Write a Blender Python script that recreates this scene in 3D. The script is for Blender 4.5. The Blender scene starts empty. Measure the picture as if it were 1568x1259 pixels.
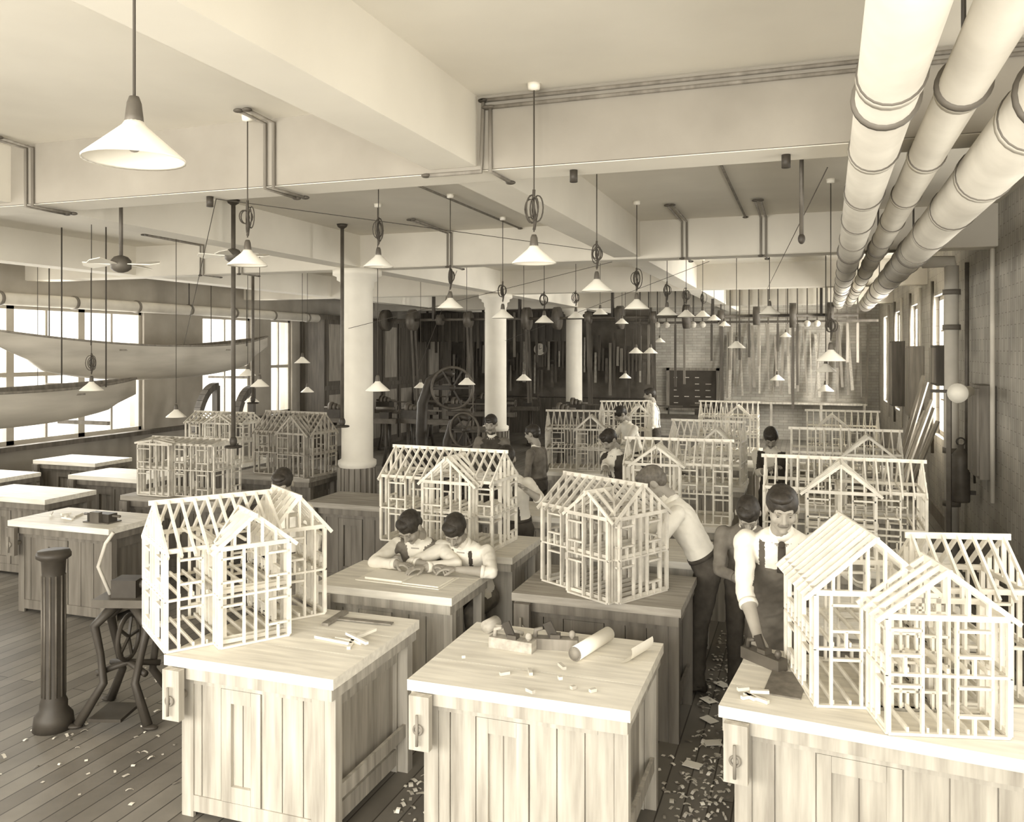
import bpy, math, random
from math import sin, cos, pi, radians, sqrt
from mathutils import Vector, Matrix, kdtree, noise
random.seed(7)
SC = bpy.context.scene
COL = SC.collection
try:
    SC.view_settings.view_transform='Standard'
except Exception: pass

# ------------------------------------------------------------------ materials
def sep(v, k=1.0):
    return (v, 0.955*v**1.04, 0.84*v**1.08, 1.0)

MATS = {}
def mat(name, v1, v2=None, rough=0.7, scale=4.0, stretch=(1,1,1), bump=0.0, metal=0.0, detail=6.0):
    m = bpy.data.materials.new(name); m.use_nodes = True
    nt = m.node_tree; b = nt.nodes['Principled BSDF']
    b.inputs['Roughness'].default_value = rough
    b.inputs['Metallic'].default_value = metal
    b.inputs['Specular IOR Level'].default_value = 0.3
    if v2 is None: v2 = v1*0.85
    tc = nt.nodes.new('ShaderNodeTexCoord'); mp = nt.nodes.new('ShaderNodeMapping')
    mp.inputs['Scale'].default_value = stretch
    nz = nt.nodes.new('ShaderNodeTexNoise'); nz.inputs['Scale'].default_value = scale
    nz.inputs['Detail'].default_value = detail
    cr = nt.nodes.new('ShaderNodeValToRGB')
    cr.color_ramp.elements[0].position = 0.3; cr.color_ramp.elements[1].position = 0.7
    cr.color_ramp.elements[0].color = sep(v2); cr.color_ramp.elements[1].color = sep(v1)
    nt.links.new(tc.outputs['Object'], mp.inputs['Vector']); nt.links.new(mp.outputs[0], nz.inputs['Vector'])
    nt.links.new(nz.outputs['Fac'], cr.inputs[0]); nt.links.new(cr.outputs[0], b.inputs['Base Color'])
    if bump > 0:
        bp = nt.nodes.new('ShaderNodeBump'); bp.inputs['Strength'].default_value = bump
        bp.inputs['Distance'].default_value = 0.01
        nt.links.new(nz.outputs['Fac'], bp.inputs['Height']); nt.links.new(bp.outputs[0], b.inputs['Normal'])
    MATS[name] = m
    return m

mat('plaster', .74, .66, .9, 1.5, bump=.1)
mat('beam_paint_dimmed', .33, .26, .85, 2.0, bump=.1)  # near cross beams: colour darkened to hold back the front light on them
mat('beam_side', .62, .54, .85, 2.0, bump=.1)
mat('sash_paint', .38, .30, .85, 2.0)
mat('wall_shaded', .32, .22, .9, 1.5, bump=.1)  # left wall: shadow between the windows put into the colour
mat('column_paint', .80, .70, .7, 3.0)
mat('bench_wood', .48, .30, .6, 3.0, (9, 1, 9), .15)
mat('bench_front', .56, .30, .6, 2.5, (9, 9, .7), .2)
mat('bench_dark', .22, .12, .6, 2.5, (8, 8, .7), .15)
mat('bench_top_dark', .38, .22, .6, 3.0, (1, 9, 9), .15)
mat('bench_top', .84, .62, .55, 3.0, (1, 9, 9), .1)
mat('stick_wood', .84, .62, .6, 9.0, (1, 1, 1))
mat('stick_wood_mid', .66, .42, .6, 9.0)
mat('stick_wood_dark', .42, .25, .6, 9.0)
mat('iron', .06, .04, .5, 8.0, metal=.1)
mat('iron_grey', .13, .08, .5, 8.0, metal=.2)
mat('dark_wood', .11, .055, .6, 3.0, (6, 6, .6))
mat('mid_wood', .28, .16, .6, 3.0, (6, 6, .6))
mat('enamel', .88, .80, .4, 3.0)
mat('pipe_cover', .64, .50, .8, 3.0, bump=.2)
mat('pipe_band', .18, .10, .5, 3.0)
mat('cord', .08, .05, .8, 3.0)
mat('skin', .36, .31, .55, 10.0)
mat('lip', .20, .16, .6, 10.0)
mat('hair', .05, .022, .5, 40.0, bump=.3)
mat('hair_brown', .16, .09, .5, 40.0, bump=.3)
mat('eyewhite', .30, .26, .4, 5.0)
mat('shirt', .84, .72, .85, 9.0, bump=.5)
mat('dark_cloth', .085, .05, .9, 14.0, bump=.3)
mat('mid_cloth', .22, .14, .9, 14.0, bump=.3)
mat('apron', .14, .085, .9, 10.0, bump=.3)
mat('shoe', .04, .03, .5, 8.0)
mat('paper', .88, .80, .8, 6.0)
mat('boat_paint', .55, .38, .6, 2.0, (1, .4, 3))
mat('chalkboard', .07, .05, .7, 3.0)
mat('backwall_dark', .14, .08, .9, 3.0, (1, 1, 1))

def brick_mat(name, c1, c2, cm, scale, bw=.5, rh=.25, mortar=.02, rot=(0,0,0), rough=.85):
    m = bpy.data.materials.new(name); m.use_nodes = True
    nt = m.node_tree; b = nt.nodes['Principled BSDF']; b.inputs['Roughness'].default_value = rough
    tc = nt.nodes.new('ShaderNodeTexCoord'); mp = nt.nodes.new('ShaderNodeMapping')
    mp.inputs['Rotation'].default_value = rot
    br = nt.nodes.new('ShaderNodeTexBrick'); br.inputs['Scale'].default_value = scale
    br.inputs['Brick Width'].default_value = bw; br.inputs['Row Height'].default_value = rh
    br.inputs['Mortar Size'].default_value = mortar
    br.inputs['Color1'].default_value = sep(c1); br.inputs['Color2'].default_value = sep(c2); br.inputs['Mortar'].default_value = sep(cm)
    nz = nt.nodes.new('ShaderNodeTexNoise'); nz.inputs['Scale'].default_value = 2.5; nz.inputs['Detail'].default_value = 8
    mx = nt.nodes.new('ShaderNodeMix'); mx.data_type = 'RGBA'; mx.blend_type = 'MULTIPLY'; mx.inputs[0].default_value = .7
    nt.links.new(tc.outputs['Object'], mp.inputs[0]); nt.links.new(mp.outputs[0], br.inputs[0])
    nt.links.new(tc.outputs['Object'], nz.inputs['Vector'])
    nt.links.new(br.outputs['Color'], mx.inputs[6]); nt.links.new(nz.outputs['Fac'], mx.inputs[7])
    nt.links.new(mx.outputs[2], b.inputs['Base Color'])
    MATS[name] = m
brick_mat('floor_planks', .32, .20, .07, 1.0, 3.0, .12, .004, (0, 0, pi/2), .55)
brick_mat('brick_x', .62, .50, .34, 3.0, .7, .22, .012, (0, pi/2, 0))
brick_mat('brick_y', .66, .54, .36, 3.0, .7, .22, .012, (pi/2, 0, 0))  # back-right wall: bright haze put into a lighter brick colour

# ------------------------------------------------------------------ mesh builder
class MB:
    def __init__(s): s.V=[]; s.F=[]; s.M=[]; s.S=[]; s.mats=[]; s.L=[]
    def mi(s, m):
        if m not in s.mats: s.mats.append(m)
        return s.mats.index(m)
    def add(s, vs, fs, m, smooth=False):
        o=len(s.V); k=s.mi(m)
        s.V.extend([tuple(v) for v in vs]); s.L.extend([m]*len(vs))
        for f in fs:
            s.F.append(tuple(i+o for i in f)); s.M.append(k); s.S.append(smooth)
    def box(s, x0,x1,y0,y1,z0,z1,m):
        vs=[(x,y,z) for x in (x0,x1) for y in (y0,y1) for z in (z0,z1)]
        s.add(vs,[(0,1,3,2),(4,6,7,5),(0,4,5,1),(2,3,7,6),(0,2,6,4),(1,5,7,3)],m)
    def beam(s,p0,p1,w,h,m,up=(0,0,1)):
        p0=Vector(p0);p1=Vector(p1);a=(p1-p0)
        if a.length<1e-5: return
        a.normalize();u=Vector(up)
        if abs(a.dot(u))>.98: u=Vector((0,1,0)) if abs(a.y)<.9 else Vector((1,0,0))
        sd=a.cross(u).normalized();u=sd.cross(a).normalized()
        vs=[]
        for p in (p0,p1):
            for i,j in ((-1,-1),(1,-1),(1,1),(-1,1)):
                vs.append(p+sd*(i*w/2)+u*(j*h/2))
        s.add(vs,[(3,2,1,0),(4,5,6,7),(0,1,5,4),(1,2,6,5),(2,3,7,6),(3,0,4,7)],m)
    def tube(s,pts,rs,m,n=10,lat=None,rb=None,smooth=True):
        pts=[Vector(p) for p in pts]
        if not hasattr(rs,'__len__'): rs=[rs]*len(pts)
        if rb is None: rb=rs
        vs=[];prev=Vector(lat) if lat is not None else None
        for i,p in enumerate(pts):
            t=(pts[min(i+1,len(pts)-1)]-pts[max(i-1,0)])
            if t.length<1e-9: t=Vector((0,0,1))
            t.normalize()
            if prev is None:
                prev=t.cross(Vector((0,0,1)))
                if prev.length<.1: prev=Vector((1,0,0))
            a=(prev-t*prev.dot(t))
            if a.length<1e-6: a=Vector((1,0,0))
            a.normalize(); b=t.cross(a)
            if lat is None: prev=a
            for k in range(n):
                an=2*pi*k/n
                vs.append(p+a*(cos(an)*rs[i])+b*(sin(an)*rb[i]))
        fs=[]
        for i in range(len(pts)-1):
            for k in range(n):
                k2=(k+1)%n
                fs.append((i*n+k,i*n+k2,(i+1)*n+k2,(i+1)*n+k))
        fs.append(tuple(range(n))[::-1]); o=(len(pts)-1)*n; fs.append(tuple(o+k for k in range(n)))
        s.add(vs,fs,m,smooth)
    def cyl(s,p0,p1,r0,m,r1=None,n=14,smooth=True):
        s.tube([p0,p1],[r0,r0 if r1 is None else r1],m,n,smooth=smooth)
    def ell(s,c,r,m,R=None,nu=14,nv=9,jit=0):
        c=Vector(c);vs=[];fs=[]
        def P(x,y,z):
            v=Vector((x*r[0],y*r[1],z*r[2]))
            if jit: v*=1+random.uniform(-jit,jit)
            if R is not None: v=R@v
            return c+v
        vs.append(P(0,0,1))
        for i in range(1,nv):
            th=pi*i/nv
            for k in range(nu):
                ph=2*pi*k/nu; vs.append(P(sin(th)*cos(ph),sin(th)*sin(ph),cos(th)))
        vs.append(P(0,0,-1)); last=len(vs)-1
        for k in range(nu):
            k2=(k+1)%nu
            fs.append((0,1+k,1+k2)); fs.append((last,last-nu+k2,last-nu+k))
            for i in range(nv-2):
                a=1+i*nu
                fs.append((a+k,a+nu+k,a+nu+k2,a+k2))
        s.add(vs,fs,m,True)
    def limb(s,p0,p1,r0,r1,m,n=12,seg=1):
        p0=Vector(p0);p1=Vector(p1)
        s.tube([p0.lerp(p1,i/seg) for i in range(seg+1)],[r0+(r1-r0)*i/seg for i in range(seg+1)],m,n); s.ell(p0,(r0,)*3,m,nu=12,nv=8); s.ell(p1,(r1,)*3,m,nu=12,nv=8)
    def lathe(s,prof,c,m,n=24,axis='z',smooth=True):
        vs=[];fs=[];c=Vector(c)
        for r,z in prof:
            for k in range(n):
                a=2*pi*k/n
                q=(r*cos(a),r*sin(a),z)
                if axis=='x': q=(z,r*cos(a),r*sin(a))
                if axis=='y': q=(r*sin(a),z,r*cos(a))
                vs.append(c+Vector(q))
        for i in range(len(prof)-1):
            for k in range(n):
                k2=(k+1)%n; fs.append((i*n+k,i*n+k2,(i+1)*n+k2,(i+1)*n+k))
        s.add(vs,fs,m,smooth)
    def torus(s,c,R,r,m,axis='z',n=24,k=8):
        c=Vector(c)
        prof=[(R+r*cos(2*pi*i/k),r*sin(2*pi*i/k)) for i in range(k+1)]
        s.lathe(prof,c,m,n,axis)
    def obj(s,name,loc=(0,0,0),rot=0.0,rot3=None):
        me=bpy.data.meshes.new(name); me.from_pydata(s.V,[],s.F)
        for m in s.mats: me.materials.append(MATS[m])
        me.polygons.foreach_set('material_index',s.M); me.polygons.foreach_set('use_smooth',s.S)
        me.update(); o=bpy.data.objects.new(name,me); COL.objects.link(o)
        o.location=loc; o.rotation_euler=rot3 if rot3 else (0,0,rot)
        return o

# ------------------------------------------------------------------ room
XL,XR,YF,YB,CZ,BZ=-10.5,1.7,-1.8,23.0,3.73,3.33
b=MB(); b.box(XL-.3,XR+.3,YF-.3,YB+.3,-.2,0,'floor_planks'); b.obj('floor')
b=MB(); b.box(XL-.3,XR+.3,YF-.3,YB+.3,CZ,CZ+.2,'plaster'); b.obj('ceiling')

def wall_x(name,x0,x1,wins,z0,z1,m):
    b=MB(); y=YF
    for a,c in wins:
        b.box(x0,x1,y,a,0,CZ,m); b.box(x0,x1,a,c,0,z0,m); b.box(x0,x1,a,c,z1,CZ,m); y=c
    b.box(x0,x1,y,YB,0,CZ,m); b.obj(name)
WL=[(1.0,3.0),(4.6,6.4),(7.6,11.3),(12.75,14.2),(14.85,15.6)]
WR=[(0.3,2.1),(2.9,4.7),(5.5,7.3),(12.4,13.4),(15.2,16.2),(18.0,19.0),(20.6,21.6)]
wall_x('wall_left',XL-.3,XL,WL,1.0,2.98,'wall_shaded')
wall_x('wall_right',XR,XR+.3,WR,1.15,3.1,'brick_x')
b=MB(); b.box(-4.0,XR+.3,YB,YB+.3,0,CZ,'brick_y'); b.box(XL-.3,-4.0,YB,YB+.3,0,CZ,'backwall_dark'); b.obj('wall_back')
b=MB(); m='plaster'
b.box(XL-.3,XR+.3,YF-.3,YF,0,1.0,m); b.box(XL-.3,XR+.3,YF-.3,YF,3.2,CZ,m)
xx=XL-.3
for i in range(7):
    b.box(xx,xx+.4,YF-.3,YF,1.0,3.2,m); xx+=(XR-XL+.2)/6
b.obj('wall_front')
wn=0
def window(x,y0,y1,z0,z1,cols=2,rows=3):
    global wn; wn+=1
    b=MB(); t=.06; m='sash_paint'
    b.box(-.04,.04,y0,y0+t,z0,z1,m); b.box(-.04,.04,y1-t,y1,z0,z1,m)
    b.box(-.04,.04,y0,y1,z0,z0+t,m); b.box(-.04,.04,y0,y1,z1-t,z1,m)
    b.box(-.045,.045,y0,y1,(z0+z1)/2-.03,(z0+z1)/2+.03,m)
    for i in range(1,cols):
        yy=y0+(y1-y0)*i/cols; b.box(-.02,.02,yy-.02,yy+.02,z0,z1,m)
    for j in range(1,rows+1):
        zz=z0+(z1-z0)*j/(rows+1); b.box(-.015,.015,y0,y1,zz-.012,zz+.012,m)
    b.obj('window_%d'%wn,(x,0,0))
for a,c in WL:
    n=max(1,round((c-a)/1.2))
    for i in range(n): window(XL-.1,a+(c-a)*i/n,a+(c-a)*(i+1)/n,1.0,2.98,2,1)
for a,c in WR: window(XR+.12,a,c,1.15,3.1,2,3)
b=MB(); b.box(XL,XL+.05,YF,YB,0,.18,'mid_wood'); b.obj('baseboard_left')
b=MB(); b.box(XR-.03,XR,YF,YB,0,.18,'mid_wood'); b.obj('baseboard_right')
b=MB(); b.box(XL,XL+.12,7.4,15.6,.93,1.0,'dark_wood'); b.obj('trim_1')
# cupboards added to make the far left wall dark
b=MB(); b.box(0,.6,0,6.9,0,3.1,'dark_wood')
for i in range(8):
    y=.05+i*.86
    b.box(.6,.63,y,y+.78,.1,1.45,'dark_wood'); b.box(.6,.63,y,y+.78,1.55,3.0,'dark_wood'); b.box(.63,.65,y+.08,y+.7,.2,1.35,'mid_wood'); b.box(.63,.65,y+.08,y+.7,1.65,2.9,'mid_wood' if i%3==0 else 'dark_wood')
b.obj('darkening_cupboards',(XL+.01,15.9,0))
# ceiling beams
def cbeam(x0,x1,y0,y1,z=BZ,m='beam_paint_dimmed'):
    b=MB(); b.box(x0,x1,y0,y1,z,CZ,m)
    b.box(x0,x1,y0+.02,y1-.02,z-.004,z,'plaster')
    b.obj('ceiling_beam')
for y in (-.45,4.28,9.02,13.95,19.3): cbeam(XL,XR,y,y+.32,BZ,'beam_paint_dimmed' if y<9 else 'beam_side')
ys=[YF,-.45,-.13,4.28,4.60,9.02,9.34,13.95,14.27,19.3,19.62,YB]
for x0 in (-1.98,-5.39,-8.8):
    for i in range(0,len(ys),2): cbeam(x0,x0+.28,ys[i],ys[i+1],BZ+.02,'plaster')

# columns
def column(x,y):
    b=MB()
    b.lathe([(0,BZ),(.30,BZ),(.30,BZ-.07),(.25,BZ-.09),(.25,BZ-.13),(.21,BZ-.15),(.205,BZ-.22),(.19,BZ-.24),(.195,1.0),(.235,.98),(.235,.93),(.22,.90)],(0,0,0),'column_paint',32)
    b.lathe([(.22,.90),(.22,.12),(.27,.1),(.27,0),(0,0)],(0,0,0),'mid_wood',32)
    for k in range(20):
        a=2*pi*k/20; b.beam((.225*cos(a),.225*sin(a),.12),(.225*cos(a),.225*sin(a),.9),.03,.03,'mid_wood')
    b.obj('column',(x,y,0))
for y in (9.2,14.1,19.46): column(-5.25,y)

# ------------------------------------------------------------------ benches
def bench(x0,y0,w,d,rot=0,dark=0,knee=0,vise=True,h=.82):
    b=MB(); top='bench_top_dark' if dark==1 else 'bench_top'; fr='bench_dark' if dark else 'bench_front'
    nb=3
    for i in range(nb):
        b.box(0,w,d*i/nb,d*(i+1)/nb-.003,h-.05,h,top)
    b.box(.015,w-.015,.012,.05,h-.11,h-.05,fr); b.box(.015,w-.015,d-.05,d-.012,h-.11,h-.05,fr)
    b.box(.015,.05,.05,d-.05,h-.11,h-.05,fr); b.box(w-.05,w-.015,.05,d-.05,h-.11,h-.05,fr)
    X0,X1,Y0,Y1=.06,w-.085,.06,d-.06-knee
    b.box(X0+.02,X1-.02,Y0+.02,Y1-.02,.06,h-.052,fr)
    for yy,sg in ((Y0,1),(Y1,-1)):
        def pl(xa,xb,za,zb,t=.018):
            b.box(xa,xb,min(yy,yy+sg*t),max(yy,yy+sg*t),za,zb,fr)
        n=7; wd=(X1-X0)/n
        for i in range(n):
            xa=X0+i*wd
            if i in (2,3): continue
            lo=max(xa+.003,X0+.071); hi=min(xa+wd-.003,X1-.071)
            b.box(lo,hi,min(yy+sg*.006,yy+sg*.0235),max(yy+sg*.006,yy+sg*.0235),.111,h-.151,fr)
        pl(X0,X0+.07,0,h-.112); pl(X1-.07,X1,0,h-.112); pl(X0+.071,X1-.071,.03,.11); pl(X0+.071,X1-.071,h-.15,h-.112)
        da,db=X0+2*wd,X0+4*wd
        pl(da+.004,da+.06,.112,h-.152); pl(db-.06,db-.004,.112,h-.152); pl(da+.061,db-.061,h-.22,h-.152); pl(da+.061,db-.061,.112,.19)
        b.box((da+db)/2-.002,(da+db)/2+.002,min(yy+sg*.017,yy+sg*.0225),max(yy+sg*.017,yy+sg*.0225),.19,h-.22,'bench_dark')
    for xx,sg in ((X0,1),(X1,-1)):
        for ya in (Y0+.004,Y1-.064): b.box(min(xx-sg*.004,xx+sg*.03),max(xx-sg*.004,xx+sg*.03),ya,ya+.06,.001,h-.113,fr)
        for za in (.04,h-.21): b.box(min(xx-sg*.002,xx+sg*.025),max(xx-sg*.002,xx+sg*.025),Y0+.065,Y1-.065,za,za+.09,fr)
    for ya in (.054,d-.11):
        b.box(w-.080,w-.02,ya,ya+.06,0,h-.111,fr)
    b.box(w-.05,w-.03,.115,d-.11,.2,.27,fr)
    if vise:
        b.box(.03,.13,-.045,-.005,h-.30,h-.052,fr)
        b.cyl((.08,-.055,h-.2),(.08,.05,h-.2),.022,'bench_wood'); b.torus((.08,-.055,h-.2),.02,.006,'mid_wood','y')
        b.cyl((.08,-.065,h-.27),(.08,-.065,h-.13),.007,'mid_wood')
    b.obj('workbench',(x0,y0,0),radians(rot))
bench(-3.04,3.405,.97,.92)
bench(-1.75,3.525,1.045,.875)
bench(-.36,3.71,1.30,.80,-6)
bench(-3.04,4.76,.98,.66,0,False,.22)
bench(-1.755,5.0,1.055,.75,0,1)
bench(-.20,4.95,1.05,.66,0)
bench(-3.04,5.83,1.0,.72)
bench(-1.755,6.12,1.05,.73)
bench(-.36,6.3,1.35,.75)
bench(-3.04,7.35,1.0,.72)
bench(-1.70,7.4,1.05,.75)
bench(-.36,8.6,1.35,.75)
bench(-.36,11.3,1.35,.75)
bench(-1.70,9.6,1.05,.75); bench(-1.70,11.3,1.05,.75); bench(-1.70,12.9,1.05,.75)
bench(-3.25,10.1,1.05,.75); bench(-3.25,12.8,1.05,.75)
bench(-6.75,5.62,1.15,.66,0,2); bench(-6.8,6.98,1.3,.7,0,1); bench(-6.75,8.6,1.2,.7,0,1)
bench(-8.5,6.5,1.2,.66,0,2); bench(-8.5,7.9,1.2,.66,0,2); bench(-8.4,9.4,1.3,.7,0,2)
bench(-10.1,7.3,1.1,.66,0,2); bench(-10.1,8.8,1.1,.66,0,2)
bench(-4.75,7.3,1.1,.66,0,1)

# ------------------------------------------------------------------ model house frames
def house(ox,oy,rot,L=.9,W=.5,H=.53,rise=.2,wing=(.3,.4,.15),m='stick_wood',z=.822,seed=1,blocks=None,sp=.074,extra=None):
    b=MB(); t=.0115; tw=.020
    def V3(p,zz): return (p[0],p[1],zz)
    def wall(p,q,phase=0,H=H):
        p=Vector(p);q=Vector(q);d=q-p;ln=d.length
        if ln<.02: return
        d.normalize(); nrm=(d.y,-d.x,0)
        n=max(2,round(ln/sp)); st=ln/n
        for zz in (t/2,H/2,H-t*1.5,H-t/2): b.beam(V3(p,zz),V3(q,zz),tw,t,m)
        for i in range(n+1):
            c=p+d*(st*i)
            for si,(za,zb) in enumerate(((t,H/2-t/2),(H/2+t/2,H-t*2))):
                if 0<i<n and (i+phase)%4==2:
                    hz=zb-.04; sz=za+(.07 if si or (i//4)%2 else .0)
                    if sz>za: b.beam(V3(c,za),V3(c,sz),t,tw,m,nrm)
                    for zz in (sz,hz):
                        if zz>za: b.beam(V3(c-d*st,zz),V3(c+d*st,zz),tw,t,m)
                else:
                    tt=t*(1.7 if i in(0,n) else 1)
                    b.beam(V3(c,za),V3(c,zb),tt,tw,m,nrm)
    def block(x,y,L,W,H,rise,axis,ph=0):
        wall((x,y),(x+L,y),ph,H); wall((x,y+W),(x+L,y+W),ph+1,H); wall((x,y),(x,y+W),ph,H); wall((x+L,y),(x+L,y+W),ph+1,H)
        n=int(L/sp)
        for i in range(n+1):
            xx=x+L*i/n
            for zz in (t*1.8,H/2+t*1.5): b.beam((xx,y,zz),(xx,y+W,zz),t*.8,tw,m)
        if axis=='y':
            n=int(W/sp); sl=rise/(L/2); cx=x+L/2
            b.beam((cx,y-.03,H+rise),(cx,y+W+.03,H+rise),t*.8,tw*1.4,m)
            for i in range(n+1):
                yy=y+W*i/n
                for sg in (-1,1): b.beam((cx+sg*(L/2+.045),yy,H-.045*sl),(cx,yy,H+rise),t,tw,m)
            for yy in (y,y+W):
                nn=int(L/sp)
                for i in range(1,nn):
                    xx=x+L*i/nn; b.beam((xx,yy,H),(xx,yy,H+rise*(1-abs(xx-cx)*2/L)),t,tw,m,(0,1,0))
        else:
            n=int(L/sp); sl=rise/(W/2); cy=y+W/2
            b.beam((x-.03,cy,H+rise),(x+L+.03,cy,H+rise),t*.8,tw*1.4,m)
            for i in range(n+1):
                xx=x+L*i/n
                for sg in (-1,1): b.beam((xx,cy+sg*(W/2+.045),H-.045*sl),(xx,cy,H+rise),t,tw,m)
            for xx in (x,x+L):
                nn=int(W/sp)
                for i in range(1,nn):
                    yy=y+W*i/nn; b.beam((xx,yy,H),(xx,yy,H+rise*(1-abs(yy-cy)*2/W)),t,tw,m,(1,0,0))
    if blocks:
        for i,bl in enumerate(blocks): block(*bl,ph=i)
        b.obj('house_frame_model',(ox,oy,z),radians(rot)); return
    x0,w,dp=wing
    wall((0,0),(x0,0)); wall((x0+w,0),(L,0),1); wall((0,W),(L,W),1); wall((0,0),(0,W)); wall((L,0),(L,W),1)
    if dp>.01:
        wall((x0,-dp),(x0,0),2); wall((x0+w,-dp),(x0+w,0),2)
    wall((x0,-dp),(x0+w,-dp),1)
    wall((L*.48,0),(L*.48,W),3)
    n=int(L/sp)
    for i in range(n+1):
        xx=L*i/n
        for zz in (t*1.8,H/2+t*1.5): b.beam((xx,0,zz),(xx,W,zz),t*.8,tw,m)
        if i%3==0: b.beam((xx,0,H),(xx,W,H),t*.8,tw*.8,m)
    nw=max(2,int(dp/sp))
    for i in range(nw):
        yy=-dp*i/nw-.01
        for zz in (t*1.8,H/2+t*1.5): b.beam((x0,yy,zz),(x0+w,yy,zz),t*.8,tw,m)
    ev=.045; RZ=H+rise; sl=rise/(W/2)
    b.beam((-.03,W/2,RZ),(L+.03,W/2,RZ),t*.8,tw*1.3,m)
    n=int(L/sp)
    rw=rise*w/W; RW=H+rw
    for i in range(n+1):
        xx=L*i/n
        b.beam((xx,W+ev,H-ev*sl),(xx,W/2,RZ),t,tw,m)
        if x0+.03<xx<x0+w-.03:
            k=min(xx-x0,x0+w-xx)*2/w; yy=(rw*k)/sl
            b.beam((xx,yy,H+rw*k),(xx,W/2,RZ),t,tw,m)
        else: b.beam((xx,-ev,H-ev*sl),(xx,W/2,RZ),t,tw,m)
    yr=rw/sl
    b.beam((x0+w/2,-dp-.03,RW),(x0+w/2,yr,RW),t*.8,tw*1.3,m)
    n=max(3,int((dp+yr)/sp)); s2=rw/(w/2)
    for i in range(n+1):
        yy=-dp+(dp+yr)*i/n*.98
        zz=max(0,yy)*sl; kx=zz/s2
        e=ev if yy<0 else -kx
        for sg in (-1,1):
            xe=x0+w/2+sg*(w/2+e)
            b.beam((xe,yy,H-e*s2),(x0+w/2,yy,RW),t,tw,m)
    b.beam((x0-.0,0,H),(x0+w/2,yr,RW),t,tw*1.2,m); b.beam((x0+w,0,H),(x0+w/2,yr,RW),t,tw*1.2,m)
    for xx in (0,L):
        nn=int(W/sp)
        for i in range(1,nn):
            yy=W*i/nn; b.beam((xx,yy,H),(xx,yy,H+rise*(1-abs(yy-W/2)*2/W)),t,tw,m,(1,0,0))
    nn=int(w/sp)
    for i in range(1,nn):
        xx=x0+w*i/nn; b.beam((xx,-dp,H),(xx,-dp,H+rw*(1-abs(xx-x0-w/2)*2/w)),t,tw,m,(0,1,0))
    for bl in (extra or []): block(*bl)
    b.obj('house_frame_model',(ox,oy,z),radians(rot))
house(-3.04,3.42,54.5,.60,.50,.52,.20,(.24,.36,.10),seed=1,sp=.062,extra=[(.60,.14,.30,.42,.52,.17,'y')])
house(-1.65,5.32,-30,.68,.44,.52,.17,(.30,.34,.06),'stick_wood_mid',seed=2,sp=.064)
house(.035,3.83,14,seed=3,sp=.066,blocks=[(0,0,.50,.55,.50,.22,'y'),(.215,-.24,.46,.24,.48,.17,'y'),(.50,.08,.40,.42,.50,.18,'x')])
house(-3.22,6.02,-4,.98,.46,.53,.20,(.45,.40,.12),seed=4)
house(-.30,6.45,0,1.08,.48,.53,.19,(.3,.45,.1),seed=5)
house(-1.55,7.45,3,.92,.5,.53,.18,(.1,.4,.1),seed=6)
house(-.15,8.75,0,1.0,.5,.53,.2,(.5,.4,.1),seed=7)
house(0,11.45,0,.85,.5,.53,.2,(.1,.4,.1),seed=8)
house(-3.15,10.3,10,.85,.45,.53,.2,(.4,.35,.1),'stick_wood_mid',seed=9)
house(-1.55,13.0,0,.85,.45,.53,.2,(.4,.35,.1),seed=10)
house(-3.0,12.95,25,.75,.4,.5,.2,(.4,.3,.1),seed=11)
house(-1.5,9.75,-5,.8,.45,.5,.2,(.4,.3,.1),seed=15)
house(-6.68,7.13,0,.95,.42,.55,.03,(.05,.4,.08),'stick_wood_mid',seed=12)
house(-6.45,8.78,-6,.9,.45,.53,.22,(.45,.4,.1),'stick_wood_dark',seed=13)
house(-8.15,9.55,0,.95,.42,.53,.12,(.4,.4,.08),'stick_wood_mid',seed=14)

# ------------------------------------------------------------------ pendant lamps
def lamp(x,y,z,knot=False,r=.115,seed=0):
    b=MB(); top=0
    h=CZ-z; k=r/.15
    b.lathe([(0,-h+.115*k),(.022,-h+.115*k),(.03,-h+.10*k),(.045*k,-h+.092*k),(r,-h),(r,-h-.006),(r-.006,-h),(.04*k,-h+.085*k),(0,-h+.085*k)],(0,0,0),'enamel',28)
    b.lathe([(0,-h+.19*k),(.012,-h+.19*k),(.018,-h+.17*k),(.022,-h+.13*k),(.024,-h+.10*k),(0,-h+.10*k)],(0,0,0),'iron_grey',14)
    b.ell((0,0,-h+.05),(.024,.024,.035),'eyewhite')
    b.cyl((0,0,-h+.16),(0,0,top),.004,'cord',n=6)
    b.lathe([(0,0),(.035,0),(.03,-.03),(0,-.035)],(0,0,0),'enamel',14)
    if knot:
        rnd=random.Random(seed+3)
        for q in range(5):
            c=Vector((rnd.uniform(-.02,.02),rnd.uniform(-.02,.02),-h+.19+.09)); a=rnd.uniform(0,pi); rr=rnd.uniform(.03,.055); el=rnd.uniform(1.1,1.9)
            pts=[c+Vector((cos(a)*cos(t)*rr,sin(a)*cos(t)*rr,sin(t)*rr*el)) for t in [2*pi*i/16 for i in range(17)]]
            b.tube(pts,.0038,'cord',6)
        b.tube([(0,0,-h+.17),(.01,0,-h+.23),(-.008,.01,-h+.30),(0,0,-h+.38)],.008,'cord',6)
    b.obj('pendant_lamp',(x,y,CZ))
lamp(-1.63,1.72,2.84,False,.125)
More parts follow.
